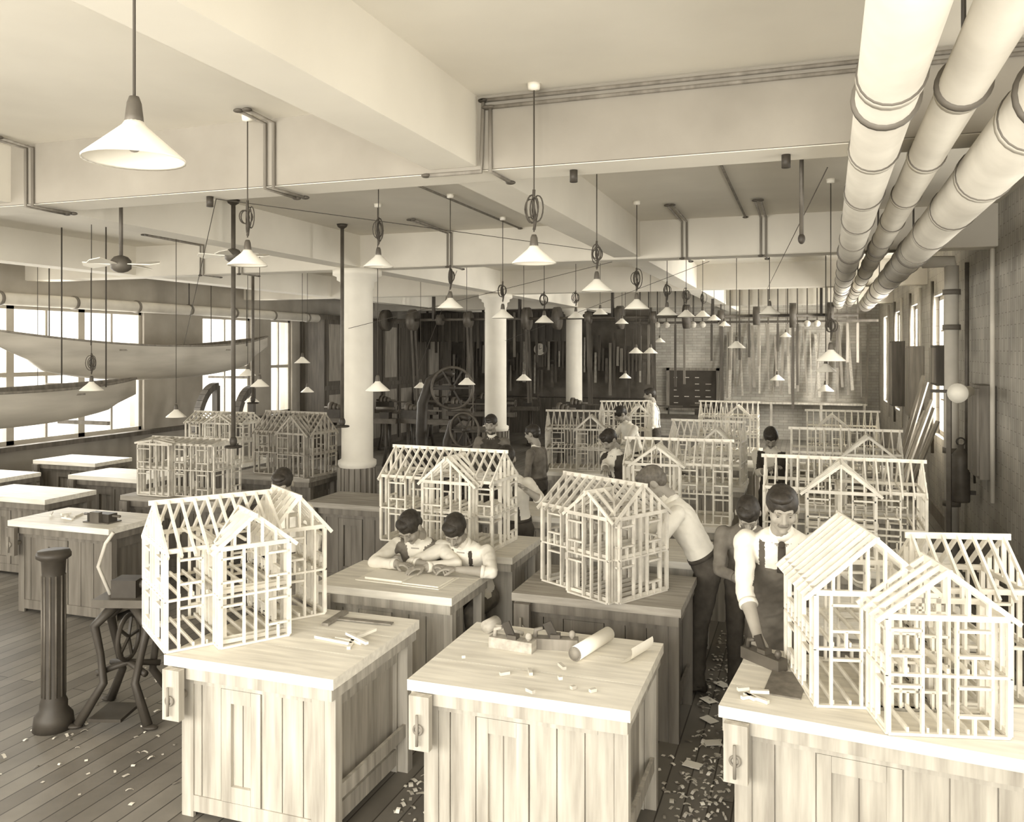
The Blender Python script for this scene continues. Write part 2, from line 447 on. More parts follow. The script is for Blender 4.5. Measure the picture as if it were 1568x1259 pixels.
for i,(x,y,z,k) in enumerate([(-1.34,4.17,2.80,1),(-3.12,4.18,2.85,1),(-3.12,5.79,2.99,1),(-3.0,6.9,2.72,1),(-3.0,8.27,2.68,1),(-3.05,9.9,2.68,1),(-3.05,11.4,2.79,1),(-3.05,12.87,2.9,0),(-3.05,14.5,2.8,0),
  (-1.52,6.3,2.80,1),(-1.5,7.8,2.73,1),(-1.5,9.6,2.74,1),(-1.5,11.2,2.78,1),(-1.5,13.05,2.85,1),(-1.5,14.7,2.85,0),(-1.5,16.6,2.8,0),
  (.18,7.3,2.26,1),(.2,10.2,2.1,0),(.25,13.0,1.75,0),(-.46,14.4,1.85,0),(-.87,11.34,2.37,0),
  (-3.85,7.13,1.96,0),(-4.32,10.49,1.88,0),(-4.0,11.95,1.89,0),(-2.37,13.47,2.29,0),(-2.59,13.4,2.29,0),
  (-7.07,10.77,2.15,0),(-7.52,10.08,1.98,0),(-6.44,8.87,1.89,0),(-7.07,8.12,1.55,0),(-9.9,8.7,1.4,0),(-6.95,6.75,1.93,1),
  (-.4,17.6,2.6,0),(-.4,9.9,2.75,0),(-2.9,17.6,2.5,0),(-3.3,16.0,1.8,0),(-6.2,13.0,1.7,0),(-8.5,11.5,1.5,0),(-8.3,12.8,1.6,0)]):
    lamp(x,y,z,bool(k),seed=i)

# ------------------------------------------------------------------ pipes on right
def ipipe(x0,x1,z,r,y0=-1.7,y1=17.2,bands=1.05,ph=0):
    b=MB()
    b.tube([(x0,y0,z),(x1,y1,z)],r,'pipe_cover',24)
    y=y0+.4+ph
    while y<y1:
        k=(y-y0)/(y1-y0); x=x0+(x1-x0)*k
        b.lathe([(r,-.03),(r+.006,-.03),(r+.006,.03),(r,.03)],(x,y,z),'pipe_cover',24,'y')
        b.lathe([(r,-.034),(r+.007,-.034),(r+.007,-.029),(r,-.029)],(x,y,z),'pipe_band',24,'y')
        y+=bands
    for yy in (3.15,8.0,12.9,):
        k=(yy-y0)/(y1-y0); x=x0+(x1-x0)*k
        b.lathe([(r,-.015),(r+.014,-.015),(r+.014,.015),(r,.015)],(x,yy,z),'pipe_band',24,'y')
        b.cyl((x,yy,z+r),(x,yy,CZ-.001),.008,'iron',n=6)
    b.obj('insulated_pipe')
ipipe(.15,.56,3.215,.10); ipipe(.40,.76,3.235,.076,ph=.3); ipipe(.68,1.04,3.185,.125,ph=.6)
b=MB(); b.tube([(-10.0,3.0,3.02),(-10.0,15.8,3.02)],.085,'pipe_cover',16)
for i in range(11): b.lathe([(.085,-.02),(.10,-.02),(.10,.02),(.085,.02)],(-10,3.4+i*1.2,3.02),'pipe_band',16,'y')
for i in range(3): b.cyl((-10,3.8+i*4,3.1),(-10,3.8+i*4,CZ-.001),.012,'iron',n=6)
b.obj('steam_pipe')
b=MB(); b.cyl((0,0,0),(0,0,3.3),.075,'pipe_cover',n=20)
for z in (.6,1.2,2.6,3.0): b.lathe([(.075,z-.03),(.095,z-.03),(.095,z+.03),(.075,z+.03)],(0,0,0),'pipe_band',20)
b.tube([(0,0,3.2),(0,0,3.35),(-.3,0,3.35)],.07,'pipe_cover',16)
b.obj('riser_pipe',(1.55,10.7,0))
b=MB(); b.lathe([(0,-.45),(.05,-.45),(.05,-.1),(.08,-.08),(.08,.0),(.09,.02),(.0,.03)],(0,0,0),'enamel',20,'y')
b.beam((0,-.3,0),(.30,-.3,0),.03,.03,'iron'); b.beam((.14,-.3,0),(.14,-.3,-1.95),.04,.04,'iron_grey')
b.obj('pipe_stand',(1.30,8.6,1.95),0,(0,0,radians(160)))
b=MB(); b.lathe([(0,0),(.085,0),(.09,.02),(.09,.45),(.08,.5),(.03,.56),(.03,.6),(0,.6)],(0,0,0),'iron_grey',20)
b.torus((0,0,.63),.04,.008,'iron','y',16); b.tube([(.03,0,.55),(.12,0,.5),(.13,0,.2)],.012,'iron',8)
b.beam((0,0,.1),(.14,0,.1),.04,.04,'iron')
b.obj('fire_extinguisher',(1.52,9.9,.75))
b=MB()
for i in range(10):
    b.beam((1.05+random.uniform(0,.1),12.15+i*.18,0.01),(1.62,12.3+i*.18,random.uniform(1.3,2.0)),.10,.02,'bench_front' if i%2 else 'mid_wood')
b.obj('lumber_stack')
for (y,z,h,d,mm) in ((9.1,1.1,.9,.14,'mid_wood'),(11.5,1.9,.5,.2,'dark_wood'),(14.35,1.3,1.1,.2,'mid_wood'),(17.0,1.3,1.2,.22,'dark_wood')):
    b=MB(); b.box(XR-d,XR-.005,y,y+.55,z,z+h,mm); b.box(XR-d-.02,XR-d,y+.03,y+.26,z+.03,z+h-.03,'mid_wood'); b.box(XR-d-.02,XR-d,y+.29,y+.52,z+.03,z+h-.03,'mid_wood')
    b.obj('cabinet_hanging')
b=MB()
for i in range(9):
    y=9.0+i*1.35; b.cyl((XR-.05,y,.9),(XR-.05,y,3.3),.022,'iron_grey' if i%2 else 'pipe_cover',n=8)
b.obj('wall_pipes')

# ------------------------------------------------------------------ poles, fans, conduits, wires
def pole(x,y,z0,z1=CZ-.001):
    b=MB(); b.cyl((0,0,z0),(0,0,z1),.02,'iron_grey',n=10)
    b.lathe([(0,z1),(.06,z1),(.05,z1-.03),(.02,z1-.05)],(0,0,0),'iron',14)
    b.torus((0,0,z0),.07,.010,'iron','z'); b.beam((-.07,0,z0),(.07,0,z0),.015,.015,'iron'); b.ell((0,0,z0+.05),(.035,.035,.05),'iron')
    b.obj('service_pole',(x,y,0))
pole(-5.0,6.49,1.45); pole(-4.84,8.15,1.5); pole(-6.75,4.75,1.1); pole(-7.3,9.9,1.6); pole(-6.2,11.0,1.5)
def fan(x,y,z,a,rod=True):
    b=MB(); b.lathe([(.021,.07),(.05,.06),(.075,.03),(.075,-.03),(.05,-.05),(.021,-.06)],(0,0,0),'iron_grey',20)
    for k in range(4):
        t=a+k*pi/2; d=Vector((cos(t),sin(t),0)); p=Vector((-sin(t),cos(t),0))
        q=[d*.07-p*.02+Vector((0,0,0)),d*.30-p*.06+Vector((0,0,-.015)),d*.34+Vector((0,0,0)),d*.30+p*.06+Vector((0,0,.02)),d*.07+p*.02]
        b.add([v for v in q]+[v+Vector((0,0,.006)) for v in q],[(0,1,2,3,4),(9,8,7,6,5),(0,5,6,1),(1,6,7,2),(2,7,8,3),(3,8,9,4),(4,9,5,0)],'enamel')
    if rod: b.cyl((0,0,-.06),(0,0,CZ-z-.001),.014,'iron_grey',n=8)
    b.obj('ceiling_fan',(x,y,z))
fan(-5.0,6.49,3.21,.3,False); fan(-4.98,5.12,3.0,.1)
def conduit(paths,name='electrical_conduit'):
    b=MB()
    for p in paths:
        b.tube(p,.011,'mid_wood',8)
        for q in (p[0],p[-1]): b.ell(q,(.03,.025,.012),'iron_grey')
    b.obj(name)
yf=4.265
conduit([[(-1.66,yf,3.70),(1.1,yf,3.70)],[(-1.64,yf,3.66),(1.1,yf,3.66)],
 [(-1.66,yf,3.70),(-1.67,yf,3.4),(-1.67,yf,3.315),(-2.0,yf,3.315)],[(-1.62,yf,3.66),(-1.62,yf,3.315),(-1.62,4.6,3.315)]])
for x in (-3.0,-4.9):
    conduit([[(x,yf-.25,3.71),(x,yf,3.70),(x,yf,3.31),(x,4.6,3.31)],[(x-.06,yf-.25,3.71),(x-.06,yf,3.70),(x-.06,yf,3.31),(x-.06,4.6,3.31)]])
for x in (-3.9,-6.8,-7.4,-.4,-1.2):
    conduit([[(x,8.0,3.71),(x,9.0,3.70),(x,9.0,3.31),(x,9.34,3.31)],[(x-.05,8.0,3.71),(x-.05,9.0,3.70),(x-.05,9.0,3.31)]])
conduit([[(-3.05,4.62,3.71),(-3.05,8.98,3.71)],[(-.6,4.62,3.71),(-.6,8.98,3.71)]])
b=MB()
for x,y,z in ((-3.6,4.44,3.33),(-1.2,4.44,3.33),(-.1,4.44,3.33)):
    b.cyl((x,y,z-.005),(x,y,z-.07),.022,'iron',n=12)
b.obj('ceiling_sockets')
b=MB(); b.cyl((0,0,0),(0,0,-.75),.012,'iron_grey',n=8); b.cyl((0,0,0),(0,0,-.05),.04,'iron',n=12); b.ell((0,0,-.76),(.02,.02,.03),'iron')
b.obj('drop_rod',(-.03,5.0,CZ))
for p,q in (((-3.6,4.5,3.32),(-9.0,10.5,2.4)),((-3.6,4.5,3.32),(-2.05,8.9,3.4)),((-4.0,9.4,3.3),(-6.6,13.5,1.7)),((-2.0,9.0,3.3),(-5.2,8.9,2.6)),((-1.0,9.3,3.3),(-5.0,13.9,2.5)),((.1,4.7,3.3),(-.6,13.9,3.3))):
    b=MB(); b.tube([p,q],.003,'cord',5); b.obj('guy_wire')

# ------------------------------------------------------------------ boats
def boat(name,x,y,z,L,B,D,rot,rise=.18,m='boat_paint',rope=True):
    b=MB(); N=24; K=10
    for lay,off in ((0,0),(1,.02)):
        vs=[];fs=[]
        for i in range(N+1):
            t=-1+2*i/N; w=max(.004,(1-abs(t)**2.4))*B/2-off; w=max(w,.002); dep=D*(1-.35*abs(t)**3)
            sh=rise*abs(t)**2.2
            for k in range(K+1):
                a=pi*k/K
                cx=-cos(a); sx=sin(a)**.7 if sin(a)>0 else 0
                vs.append((cx*w,t*L/2,sh-sx*(dep-off)+(sh*.8*sx if abs(t)>.8 else 0)))
        for i in range(N):
            for k in range(K):
                a=i*(K+1)+k; f=(a,a+1,a+K+2,a+K+1); fs.append(f if lay else f[::-1])
        b.add(vs,fs,m if lay==0 else 'mid_wood',True)
    for sg in (-1,1):
        pts=[]
        for i in range(N+1):
            t=-1+2*i/N; w=max(.004,(1-abs(t)**2.4))*B/2; pts.append((sg*w,t*L/2,rise*abs(t)**2.2))
        b.tube(pts,.015,'mid_wood',6)
    for yy in (-L*.2,0,L*.2): b.beam((-B*.44,yy,-.06),(B*.44,yy,-.06),.16,.02,'mid_wood')
    if rope:
        for yy in (-L*.3,L*.3):
            for sg in (-1,1): b.cyl((sg*B*.4,yy,0),(sg*B*.4,yy,CZ-z-.001),.008,'cord',n=6)
            b.beam((-B*.45,yy,-D-.02),(B*.45,yy,-D-.02),.04,.04,'mid_wood')
    b.obj(name,(x,y,z),radians(rot))
boat('rowboat',-9.2,10.2,2.40,5.4,.9,.5,0)
boat('canoe',-7.65,6.15,1.93,3.9,.8,.38,0,.07)
b=MB()
for k,(y,s) in enumerate(((11.0,1.0),(12.0,.9))):
    pts=[(0,y+.5*s*(1-cos(t)),.9+ .85*s*sin(t)) for t in [pi/2*i/10 for i in range(11)]]
    for i in range(10): b.beam(pts[i],pts[i+1],.10,.12,'dark_wood',(1,0,0))
    b.beam((0,y,0),(0,y,.95),.1,.1,'dark_wood'); b.beam((0,y+.5*s,0),(0,y+.5*s,.9+.85*s),.1,.08,'dark_wood')
b.obj('steam_bending_form',(-9.2,0,0))

# ------------------------------------------------------------------ machines
def bandsaw(x,y,rot=0,s=1):
    b=MB(); m='iron'
    b.box(-.35,.35,-.25,.25,0,.06,m)
    pts=[(-.25,0,.1),(-.38,0,.5),(-.42,0,1.0),(-.40,0,1.5),(-.28,0,1.85),(-.05,0,2.0),(.1,0,1.95)]
    b.tube(pts,[.12,.1,.09,.085,.08,.07,.05],m,10)
    for z in (.55,1.75):
        b.torus((.08,-.12,z),.32,.022,'iron_grey','y',32)
        for k in range(6):
            a=k*pi/3; b.beam((.08,-.12,z),(.08+.32*cos(a),-.12,z+.32*sin(a)),.025,.02,m,(0,1,0))
        b.cyl((.08,-.15,z),(.08,.02,z),.045,m); b.beam((-.35,0,z),(.08,0,z),.07,.07,m)
    b.box(-.1,.6,-.3,.3,1.08,1.12,'iron_grey'); b.beam((.2,0,.1),(.2,0,1.08),.1,.1,m)
    b.beam((.40,-.12,.6),(.40,-.12,1.75),.015,.003,'iron_grey',(0,1,0))
    b.obj('band_saw',(x,y,0),rot).scale=(s,s,s)
bandsaw(-5.3,12.1,.3,1.0); bandsaw(-4.4,10.6,-.2,.72)
def lathe_m(x,y,rot=0):
    b=MB(); m='iron'
    for xx in (-.6,.6):
        b.tube([(xx,-.22,0),(xx,-.1,.4),(xx,-.08,.85)],[.04,.03,.04],m,8); b.tube([(xx,.22,0),(xx,.1,.4),(xx,.08,.85)],[.04,.03,.04],m,8)
        b.beam((xx,-.25,.03),(xx,.25,.03),.06,.05,m)
    b.box(-.8,.8,-.1,-.03,.85,.95,'iron_grey'); b.box(-.8,.8,.03,.1,.85,.95,'iron_grey')
    b.box(-.75,-.4,-.12,.12,.95,1.12,m)
    for i,r in enumerate((.12,.09,.065)): b.cyl((-.68+i*.08,0,1.15),(-.61+i*.08,0,1.15),r,'iron_grey',n=20)
    b.cyl((-.8,0,1.15),(-.3,0,1.15),.025,'iron_grey'); b.box(.45,.65,-.09,.09,.95,1.08,m); b.cyl((.35,0,1.15),(.75,0,1.15),.035,'iron_grey')
    b.torus((.8,0,1.15),.07,.01,'iron_grey','x'); b.beam((-.1,-.12,.95),(-.1,-.12,1.12),.03,.03,m); b.beam((-.3,-.12,1.13),(.2,-.12,1.13),.02,.03,'iron_grey')
    b.obj('wood_lathe',(x,y,0),rot)
for x,y in ((-8.6,15.2),(-7,15.4),(-6.9,17.6),(-8.8,17.7),(-4.1,16.4),(-2.7,18.3),(-4.3,18.2),(-7,19.6),(-8.8,20)): lathe_m(x,y,random.uniform(-.1,.1))
b=MB()
b.cyl((XL+.7,0,0),(.9,0,0),.03,'iron_grey',n=10)
for i in range(16):
    x=-9.7+i*.67; r=random.choice((.12,.18,.24)); b.cyl((x,0,0),(x+.12,0,0),r,'dark_wood' if i%2 else 'iron_grey',n=20)
    if i%3==0: b.beam((x-.1,0,0),(x-.1,0,CZ-3.001),.05,.08,'iron')
    if i%2==0:
        b.beam((x+.06,.1,0),(x+.06,.3,-1.8),.05,.006,'dark_wood'); b.beam((x+.06,-.1,0),(x+.06,.1,-1.8),.05,.006,'dark_wood')
b.obj('line_shaft',(0,17.0,3.0))
# back wall fittings
b=MB()
for i in range(55):
    x=-9.8+i*.104; z0=random.uniform(1.0,1.9); z1=z0+random.uniform(.5,1.5)
    b.beam((x,22.78,z0),(x,22.82,min(z1,3.1)),random.uniform(.03,.09),.03,random.choice(('dark_wood','dark_wood','iron_grey','mid_wood','stick_wood_dark')))
b.box(-9.8,-4.0,22.5,22.98,.0,1.0,'dark_wood'); b.box(-9.8,-4.0,22.7,22.98,3.12,3.22,'dark_wood'); b.box(-9.8,-4.0,22.85,22.98,2.0,2.06,'dark_wood')
b.obj('tool_rack')
b=MB(); b.box(-9.8,-5.6,20.5,20.6,2.55,3.32,'dark_wood')
for x in (-9.6,-8.0,-6.2): b.beam((x,20.55,3.32),(x,20.55,CZ-.001),.05,.05,'iron')
for i in range(20):
    x=-9.7+i*.2; b.beam((x,20.45,2.6+random.uniform(-.6,0)),(x,20.45,3.3),.06,.04,random.choice(('dark_wood','mid_wood','iron')))
b.obj('overhead_lumber_rack')
b=MB()
for i in range(34):
    x=-2.1+i*.105+random.uniform(-.03,.03)
    if random.random()<.15: continue
    b.beam((x,22.6,random.uniform(1.0,1.4)),(x+random.uniform(-.12,.12),22.9,random.uniform(2.6,3.1)),random.uniform(.03,.08),.025,random.choice(('mid_wood','bench_wood','mid_wood','stick_wood_dark','mid_wood')))
b.box(-2.2,1.4,22.5,22.98,.95,1.0,'bench_front'); b.box(-2.2,1.4,22.9,22.98,3.15,3.25,'mid_wood')
for x in (-2.1,-.9,.3,1.3): b.box(x,x+.06,22.5,22.56,0,.95,'bench_front')
b.obj('lumber_rack')
b=MB(); b.box(-3.55,-2.25,22.93,22.98,.75,1.8,'chalkboard')
for q in ((-3.6,-3.52,.7,1.85),(-2.28,-2.2,.7,1.85),(-3.6,-2.2,.7,.77),(-3.6,-2.2,1.78,1.85)): b.box(q[0],q[1],22.9,22.98,q[2],q[3],'mid_wood')
for j in range(5):
    for i in range(4):
        if random.random()<.5: b.box(-3.4+i*.28,-3.3+i*.28+random.uniform(-.03,.05),22.925,22.93,.9+j*.17,.92+j*.17,'stick_wood_mid')
b.obj('notice_board')
b=MB()
for i in range(24):
    x=-3.6+i*.2; r=random.random()
    b.beam((x,19.1,CZ-.001),(x,19.1,2.9),.03,.03,'iron_grey')
    if r<.35: b.cyl((x,19.05,2.9),(x,19.2,2.9),.07,'stick_wood_mid',n=14)
    else: b.beam((x,19.1,2.9),(x,19.1,2.3-random.random()*.8),.05,.03,random.choice(('mid_wood','dark_wood')))
b.beam((-3.8,19.1,2.95),(1.4,19.1,2.95),.05,.05,'dark_wood')
b.obj('hanging_clamp_rack')
b=MB(); b.lathe([(0,0),(.2,0),(.2,-.06),(.17,-.07),(0,-.06)],(0,0,0),'dark_wood',28,'y'); b.lathe([(0,-.075),(.165,-.075)],(0,0,0),'stick_wood_mid',28,'y')
b.beam((0,-.08,0),(0,-.08,.12),.012,.005,'iron',(0,1,0)); b.beam((0,-.08,0),(.07,-.08,.04),.012,.005,'iron',(0,1,0)); b.box(-.09,.09,-.06,0,-.5,-.18,'dark_wood')
b.obj('wall_clock',(-7.1,22.68,2.35))

# treadle machine with cast-iron legs at left front
b=MB()
def leg(sx,sy):
    pts=[(sx*.06,sy*.05,.72),(sx*.17,sy*.10,.6),(sx*.13,sy*.10,.42),(sx*.10,sy*.12,.25),(sx*.22,sy*.2,.02)]
    b.tube(pts,[.035,.03,.022,.025,.03],'iron',8); b.ell((sx*.24,sy*.21,.015),(.05,.03,.015),'iron')
for sx in (-1,1):
    for sy in (-1,1): leg(sx,sy)
b.tube([(-.16,-.1,.3),(0,0,.34),(.16,.1,.3)],.02,'iron',8); b.tube([(.16,-.1,.3),(0,0,.34),(-.16,.1,.3)],.02,'iron',8)
b.torus((0,0,.5),.14,.015,'iron','x',24)
for k in range(5): b.beam((0,0,.5),(0,.14*cos(k*1.257),.5+.14*sin(k*1.257)),.015,.015,'iron',(1,0,0))
b.box(-.18,.2,-.12,.12,.72,.77,'iron_grey'); b.box(-.08,.08,-.07,.07,.77,.88,'iron')
b.cyl((-.1,0,.84),(.22,0,.84),.025,'iron_grey'); b.ell((.22,0,.84),(.04,.04,.04),'iron_grey')
b.tube([(-.12,0,.77),(-.2,0,.95),(-.15,0,1.1),(-.1,0,1.17)],.012,'stick_wood_mid',8); b.tube([(.1,.05,.8),(.18,.05,.93),(.22,.05,.87)],.015,'iron',8)
b.box(-.1,.1,-.3,-.05,.08,.10,'iron')
b.obj('treadle_grinder',(-4.12,4.3,0),.3)
b=MB()
b.lathe([(0,1.10),(.09,1.10),(.10,1.08),(.10,1.06),(.07,1.04),(.065,.95),(.065,.2),(.08,.16),(.08,.12),(.11,.08),(.12,0),(0,0)],(0,0,0),'iron',28)
for k in range(12):
    a=2*pi*k/12; b.cyl((.065*cos(a),.065*sin(a),.2),(.065*cos(a),.065*sin(a),.95),.007,'iron_grey',n=6)
b.obj('iron_pedestal',(-4.42,4.0,0))

# stools
def stool(x,y,h=.5):
    b=MB(); b.lathe([(0,h),(.15,h),(.16,h-.015),(.15,h-.03),(0,h-.03)],(0,0,0),'mid_wood',20)
    for k in range(4):
        a=pi/4+k*pi/2; b.limb((.1*cos(a),.1*sin(a),h-.02),(.16*cos(a),.16*sin(a),.012),.014,.012,'mid_wood')
    for k in range(4):
        a=pi/4+k*pi/2; a2=a+pi/2; b.cyl((.14*cos(a),.14*sin(a),.2),(.14*cos(a2),.14*sin(a2),.2),.009,'mid_wood',n=8)
    b.obj('stool',(x,y,0))
# ------------------------------------------------------------------ things on benches
BT=.8205
b=MB(); b.tube([(0,-.18,.036),(0,.18,.036)],.036,'paper',20); b.torus((0,-.18,.036),.033,.003,'bench_dark','y'); b.cyl((0,-.181,.036),(0,-.17,.036),.03,'mid_wood'); b.obj('rolled_drawing',(-1.03,4.17,BT),-.25)
b=MB()
N=8; vs=[];fs=[]
for i in range(N+1):
    t=i/N; a=t*2.2
    for y in (0,.22): vs.append((.05*sin(a)+.02*t,y,.05-.05*cos(a)+.002))
for i in range(N): fs.append((2*i,2*i+1,2*i+3,2*i+2))
b.add(vs,fs,'paper',True); b.add([(v[0]+.002,v[1],v[2]+.002) for v in vs],[f[::-1] for f in fs],'paper',True); b.obj('curled_sheet',(-.86,4.05,BT),-.3)
def hplane(x,y,rot,z=BT,m='bench_wood'):
    b=MB(); b.box(-.12,.12,-.032,.032,0,.055,m); b.beam((.0,0,.05),(-.04,0,.13),.045,.012,'iron',(0,1,0)); b.box(-.02,.03,-.024,.024,.055,.075,'iron_grey')
    b.tube([(-.1,0,.05),(-.095,0,.09),(-.06,0,.1)],[.013,.012,.009],m,8); b.ell((.09,0,.075),(.017,.017,.02),m); b.cyl((.09,0,.05),(.09,0,.075),.009,m)
    b.obj('hand_plane',(x,y,z),rot)
hplane(-1.42,4.06,-.1); hplane(-1.22,4.14,.2,m='mid_wood'); hplane(-.20,4.27,-.7,m='iron_grey')
def mallet(x,y,rot):
    b=MB(); b.cyl((0,-.05,.035),(0,.05,.035),.035,'bench_wood',n=16); b.cyl((0,0,.035),(.2,0,.02),.012,'bench_front',n=8); b.obj('mallet',(x,y,BT),rot)
mallet(-1.62,4.28,-.2)
def sticks(name,x,y,n,sp,l,m='stick_wood',seed=0):
    r=random.Random(seed); b=MB()
    for i in range(n):
        a=r.uniform(0,pi); L=r.uniform(l*.3,l); cx,cy=r.uniform(-sp,sp),r.uniform(-sp*.6,sp*.6); z=.008+.016*(i%2)
        b.beam((cx-cos(a)*L/2,cy-sin(a)*L/2,z),(cx+cos(a)*L/2,cy+sin(a)*L/2,z),.018,.014,m)
    b.obj(name,(x,y,BT))
sticks('wood_offcuts',-2.25,3.9,5,.1,.25,seed=2); sticks('wood_offcuts',-1.25,3.68,8,.35,.07,'stick_wood_mid',seed=3)
sticks('wood_offcuts',-.24,3.84,5,.05,.14,seed=4); sticks('wood_offcuts',-6.4,5.9,6,.15,.2,seed=5); sticks('wood_offcuts',-1.35,6.4,8,.3,.3,seed=6)
b=MB(); b.box(0,.62,0,.30,0,.004,'paper'); b.box(.05,.33,.04,.25,.004,.016,'paper'); b.box(.34,.6,.03,.26,.004,.010,'paper'); b.obj('open_drawings',(-2.83,4.93,BT),-.05)
b=MB(); b.box(-.08,.08,-.16,.14,0,.006,'bench_dark'); b.obj('dark_board',(-.09,4.05,BT),-.1)
def tsq(x,y,rot):
    b=MB(); b.box(.02,.35,-.02,.02,.006,.012,'mid_wood'); b.box(-.02,.02,-.12,.12,0,.016,'mid_wood'); b.obj('t_square',(x,y,BT),rot)
tsq(-2.52,4.17,.05)
b=MB(); b.box(-.14,.14,-.08,.08,0,.01,'iron_grey'); b.box(-.12,.12,-.05,.05,.01,.08,'iron'); b.cyl((-.2,0,.06),(.2,0,.06),.012,'iron_grey',n=8); b.box(-.05,.05,-.09,-.05,.01,.1,'iron_grey'); b.obj('bench_vise',(-5.9,5.85,BT))

# shavings
b=MB()
def shav(n,xa,xb,ya,yb):
    for i in range(n):
        x=random.uniform(xa,xb); y=random.uniform(ya,yb); a=random.uniform(0,6.28); L=random.uniform(.012,.045); w=random.uniform(.004,.012)
        d=Vector((cos(a),sin(a),0)); p=Vector((-sin(a),cos(a),0)); vs=[];c=Vector((x,y,.003)); k=random.uniform(0,2.5)
        for j in range(4):
            t=j/3; q=c+d*(L*t)+Vector((0,0,L*.4*sin(t*pi*.9)*k*.5))
            vs+= [q-p*w,q+p*w]
        b.add(vs,[(0,1,3,2),(2,3,5,4),(4,5,7,6)],random.choice(('stick_wood','stick_wood_mid','stick_wood_mid','mid_wood')))
shav(520,-.68,-.38,3.2,7.2); shav(260,-2.04,-1.78,3.0,5.2); shav(110,-4.6,-3.2,3.4,5.6); shav(160,-2.0,-.4,4.45,4.95); shav(80,-2.0,.8,2.9,3.5)
b.obj('wood_shavings')
b=MB()
for i in range(6):
    x=random.uniform(-.60,-.46); y=4.8+i*.3; a=random.uniform(0,3); b.beam((x,y,.012),(x+cos(a)*.1,y+sin(a)*.1,.012),.07,.003,'paper')
b.obj('paper_scraps')

# ------------------------------------------------------------------ people
def remesh(mb,vox,smooth=3,wr=0):
    me=bpy.data.meshes.new('tmp'); me.from_pydata(mb.V,[],mb.F); me.update()
    o=bpy.data.objects.new('tmp',me); COL.objects.link(o)
    md=o.modifiers.new('r','REMESH'); md.mode='VOXEL'; md.voxel_size=vox
    if smooth:
        sm=o.modifiers.new('s','SMOOTH'); sm.iterations=smooth; sm.factor=.5
    dg=bpy.context.evaluated_depsgraph_get(); ev=o.evaluated_get(dg); m2=ev.to_mesh()
    vs=[v.co.copy() for v in m2.vertices]; fs=[tuple(p.vertices) for p in m2.polygons]
    nr=[v.normal.copy() for v in m2.vertices] if wr else None
    ev.to_mesh_clear(); bpy.data.objects.remove(o); bpy.data.meshes.remove(me)
    return vs,fs,nr
def relabel(dst,src,vox,smooth=3,override=None,xf=None,wr=0):
    vs,fs,nr=remesh(src,vox,smooth,wr)
    kd=kdtree.KDTree(len(src.V))
    for i,v in enumerate(src.V): kd.insert(v,i)
    kd.balance()
    o=len(dst.V)
    labs=[]
    for f in fs:
        c=Vector((0,0,0))
        for i in f: c+=vs[i]
        c/=len(f); _,i,_=kd.find(c); lb=src.L[i]
        if override: lb=override(lb,c)
        labs.append(lb)
    if wr:
        cl=[False]*len(vs)
        for f,lb in zip(fs,labs):
            if lb not in('skin','shoe','lip'):
                for i in f: cl[i]=True
        for i,v in enumerate(vs):
            if cl[i]:
                q=Vector((v.x*11,v.y*11,v.z*20+v.x*12))
                vs[i]=v+nr[i]*(wr*(noise.noise(q)+.6*noise.noise(q*2.2)))
    if xf: dst.V.extend([tuple(xf(v)) for v in vs])
    else: dst.V.extend([tuple(v) for v in vs])
    dst.L.extend(['x']*len(vs))
    for f,lb in zip(fs,labs):
        dst.F.append(tuple(k+o for k in f)); dst.M.append(dst.mi(lb)); dst.S.append(True)

def make_hand(W,d,n,side,curl,s,vox,dst,near):
    h=MB(); d=d.normalized(); n=(n-d*n.dot(d)).normalized(); w=d.cross(n)*side
    h.tube([W-d*.03*s,W+d*.01*s,W+d*.05*s,W+d*.092*s],[.024*s,.03*s,.041*s,.038*s],'skin',12,lat=w,rb=[.02*s,.018*s,.017*s,.013*s])
    for j,(off,ln) in enumerate(((.030,.066),(.010,.076),(-.011,.070),(-.030,.054))):
        p=W+d*.085*s+w*off*s; a=.15; dd=d
        for q,fr in enumerate((.45,.32,.25)):
            a+=curl*(1.0 if q else .6)
            dd=(d*cos(a)+n*sin(a)+w*off*1.5).normalized(); p2=p+dd*ln*fr*s*1.1
            h.limb(p,p2,(.0095-.001*q)*s,(.0088-.001*q)*s,'skin',8); p=p2
    p=W+d*.025*s+w*.03*s; dd=(d*.6+w*.65+n*.35).normalized(); p2=p+dd*.042*s; h.limb(p,p2,.014*s,.011*s,'skin',8)
    dd=(d*.85+w*.2+n*.45).normalized(); h.limb(p2,p2+dd*.032*s,.011*s,.009*s,'skin',8)
    if near: relabel(dst,h,vox,2)
    else:
        o=len(dst.V)
        dst.V.extend(h.V); dst.L.extend(h.L)
        for f,sm in zip(h.F,h.S): dst.F.append(tuple(k+o for k in f)); dst.M.append(dst.mi('skin')); dst.S.append(True)

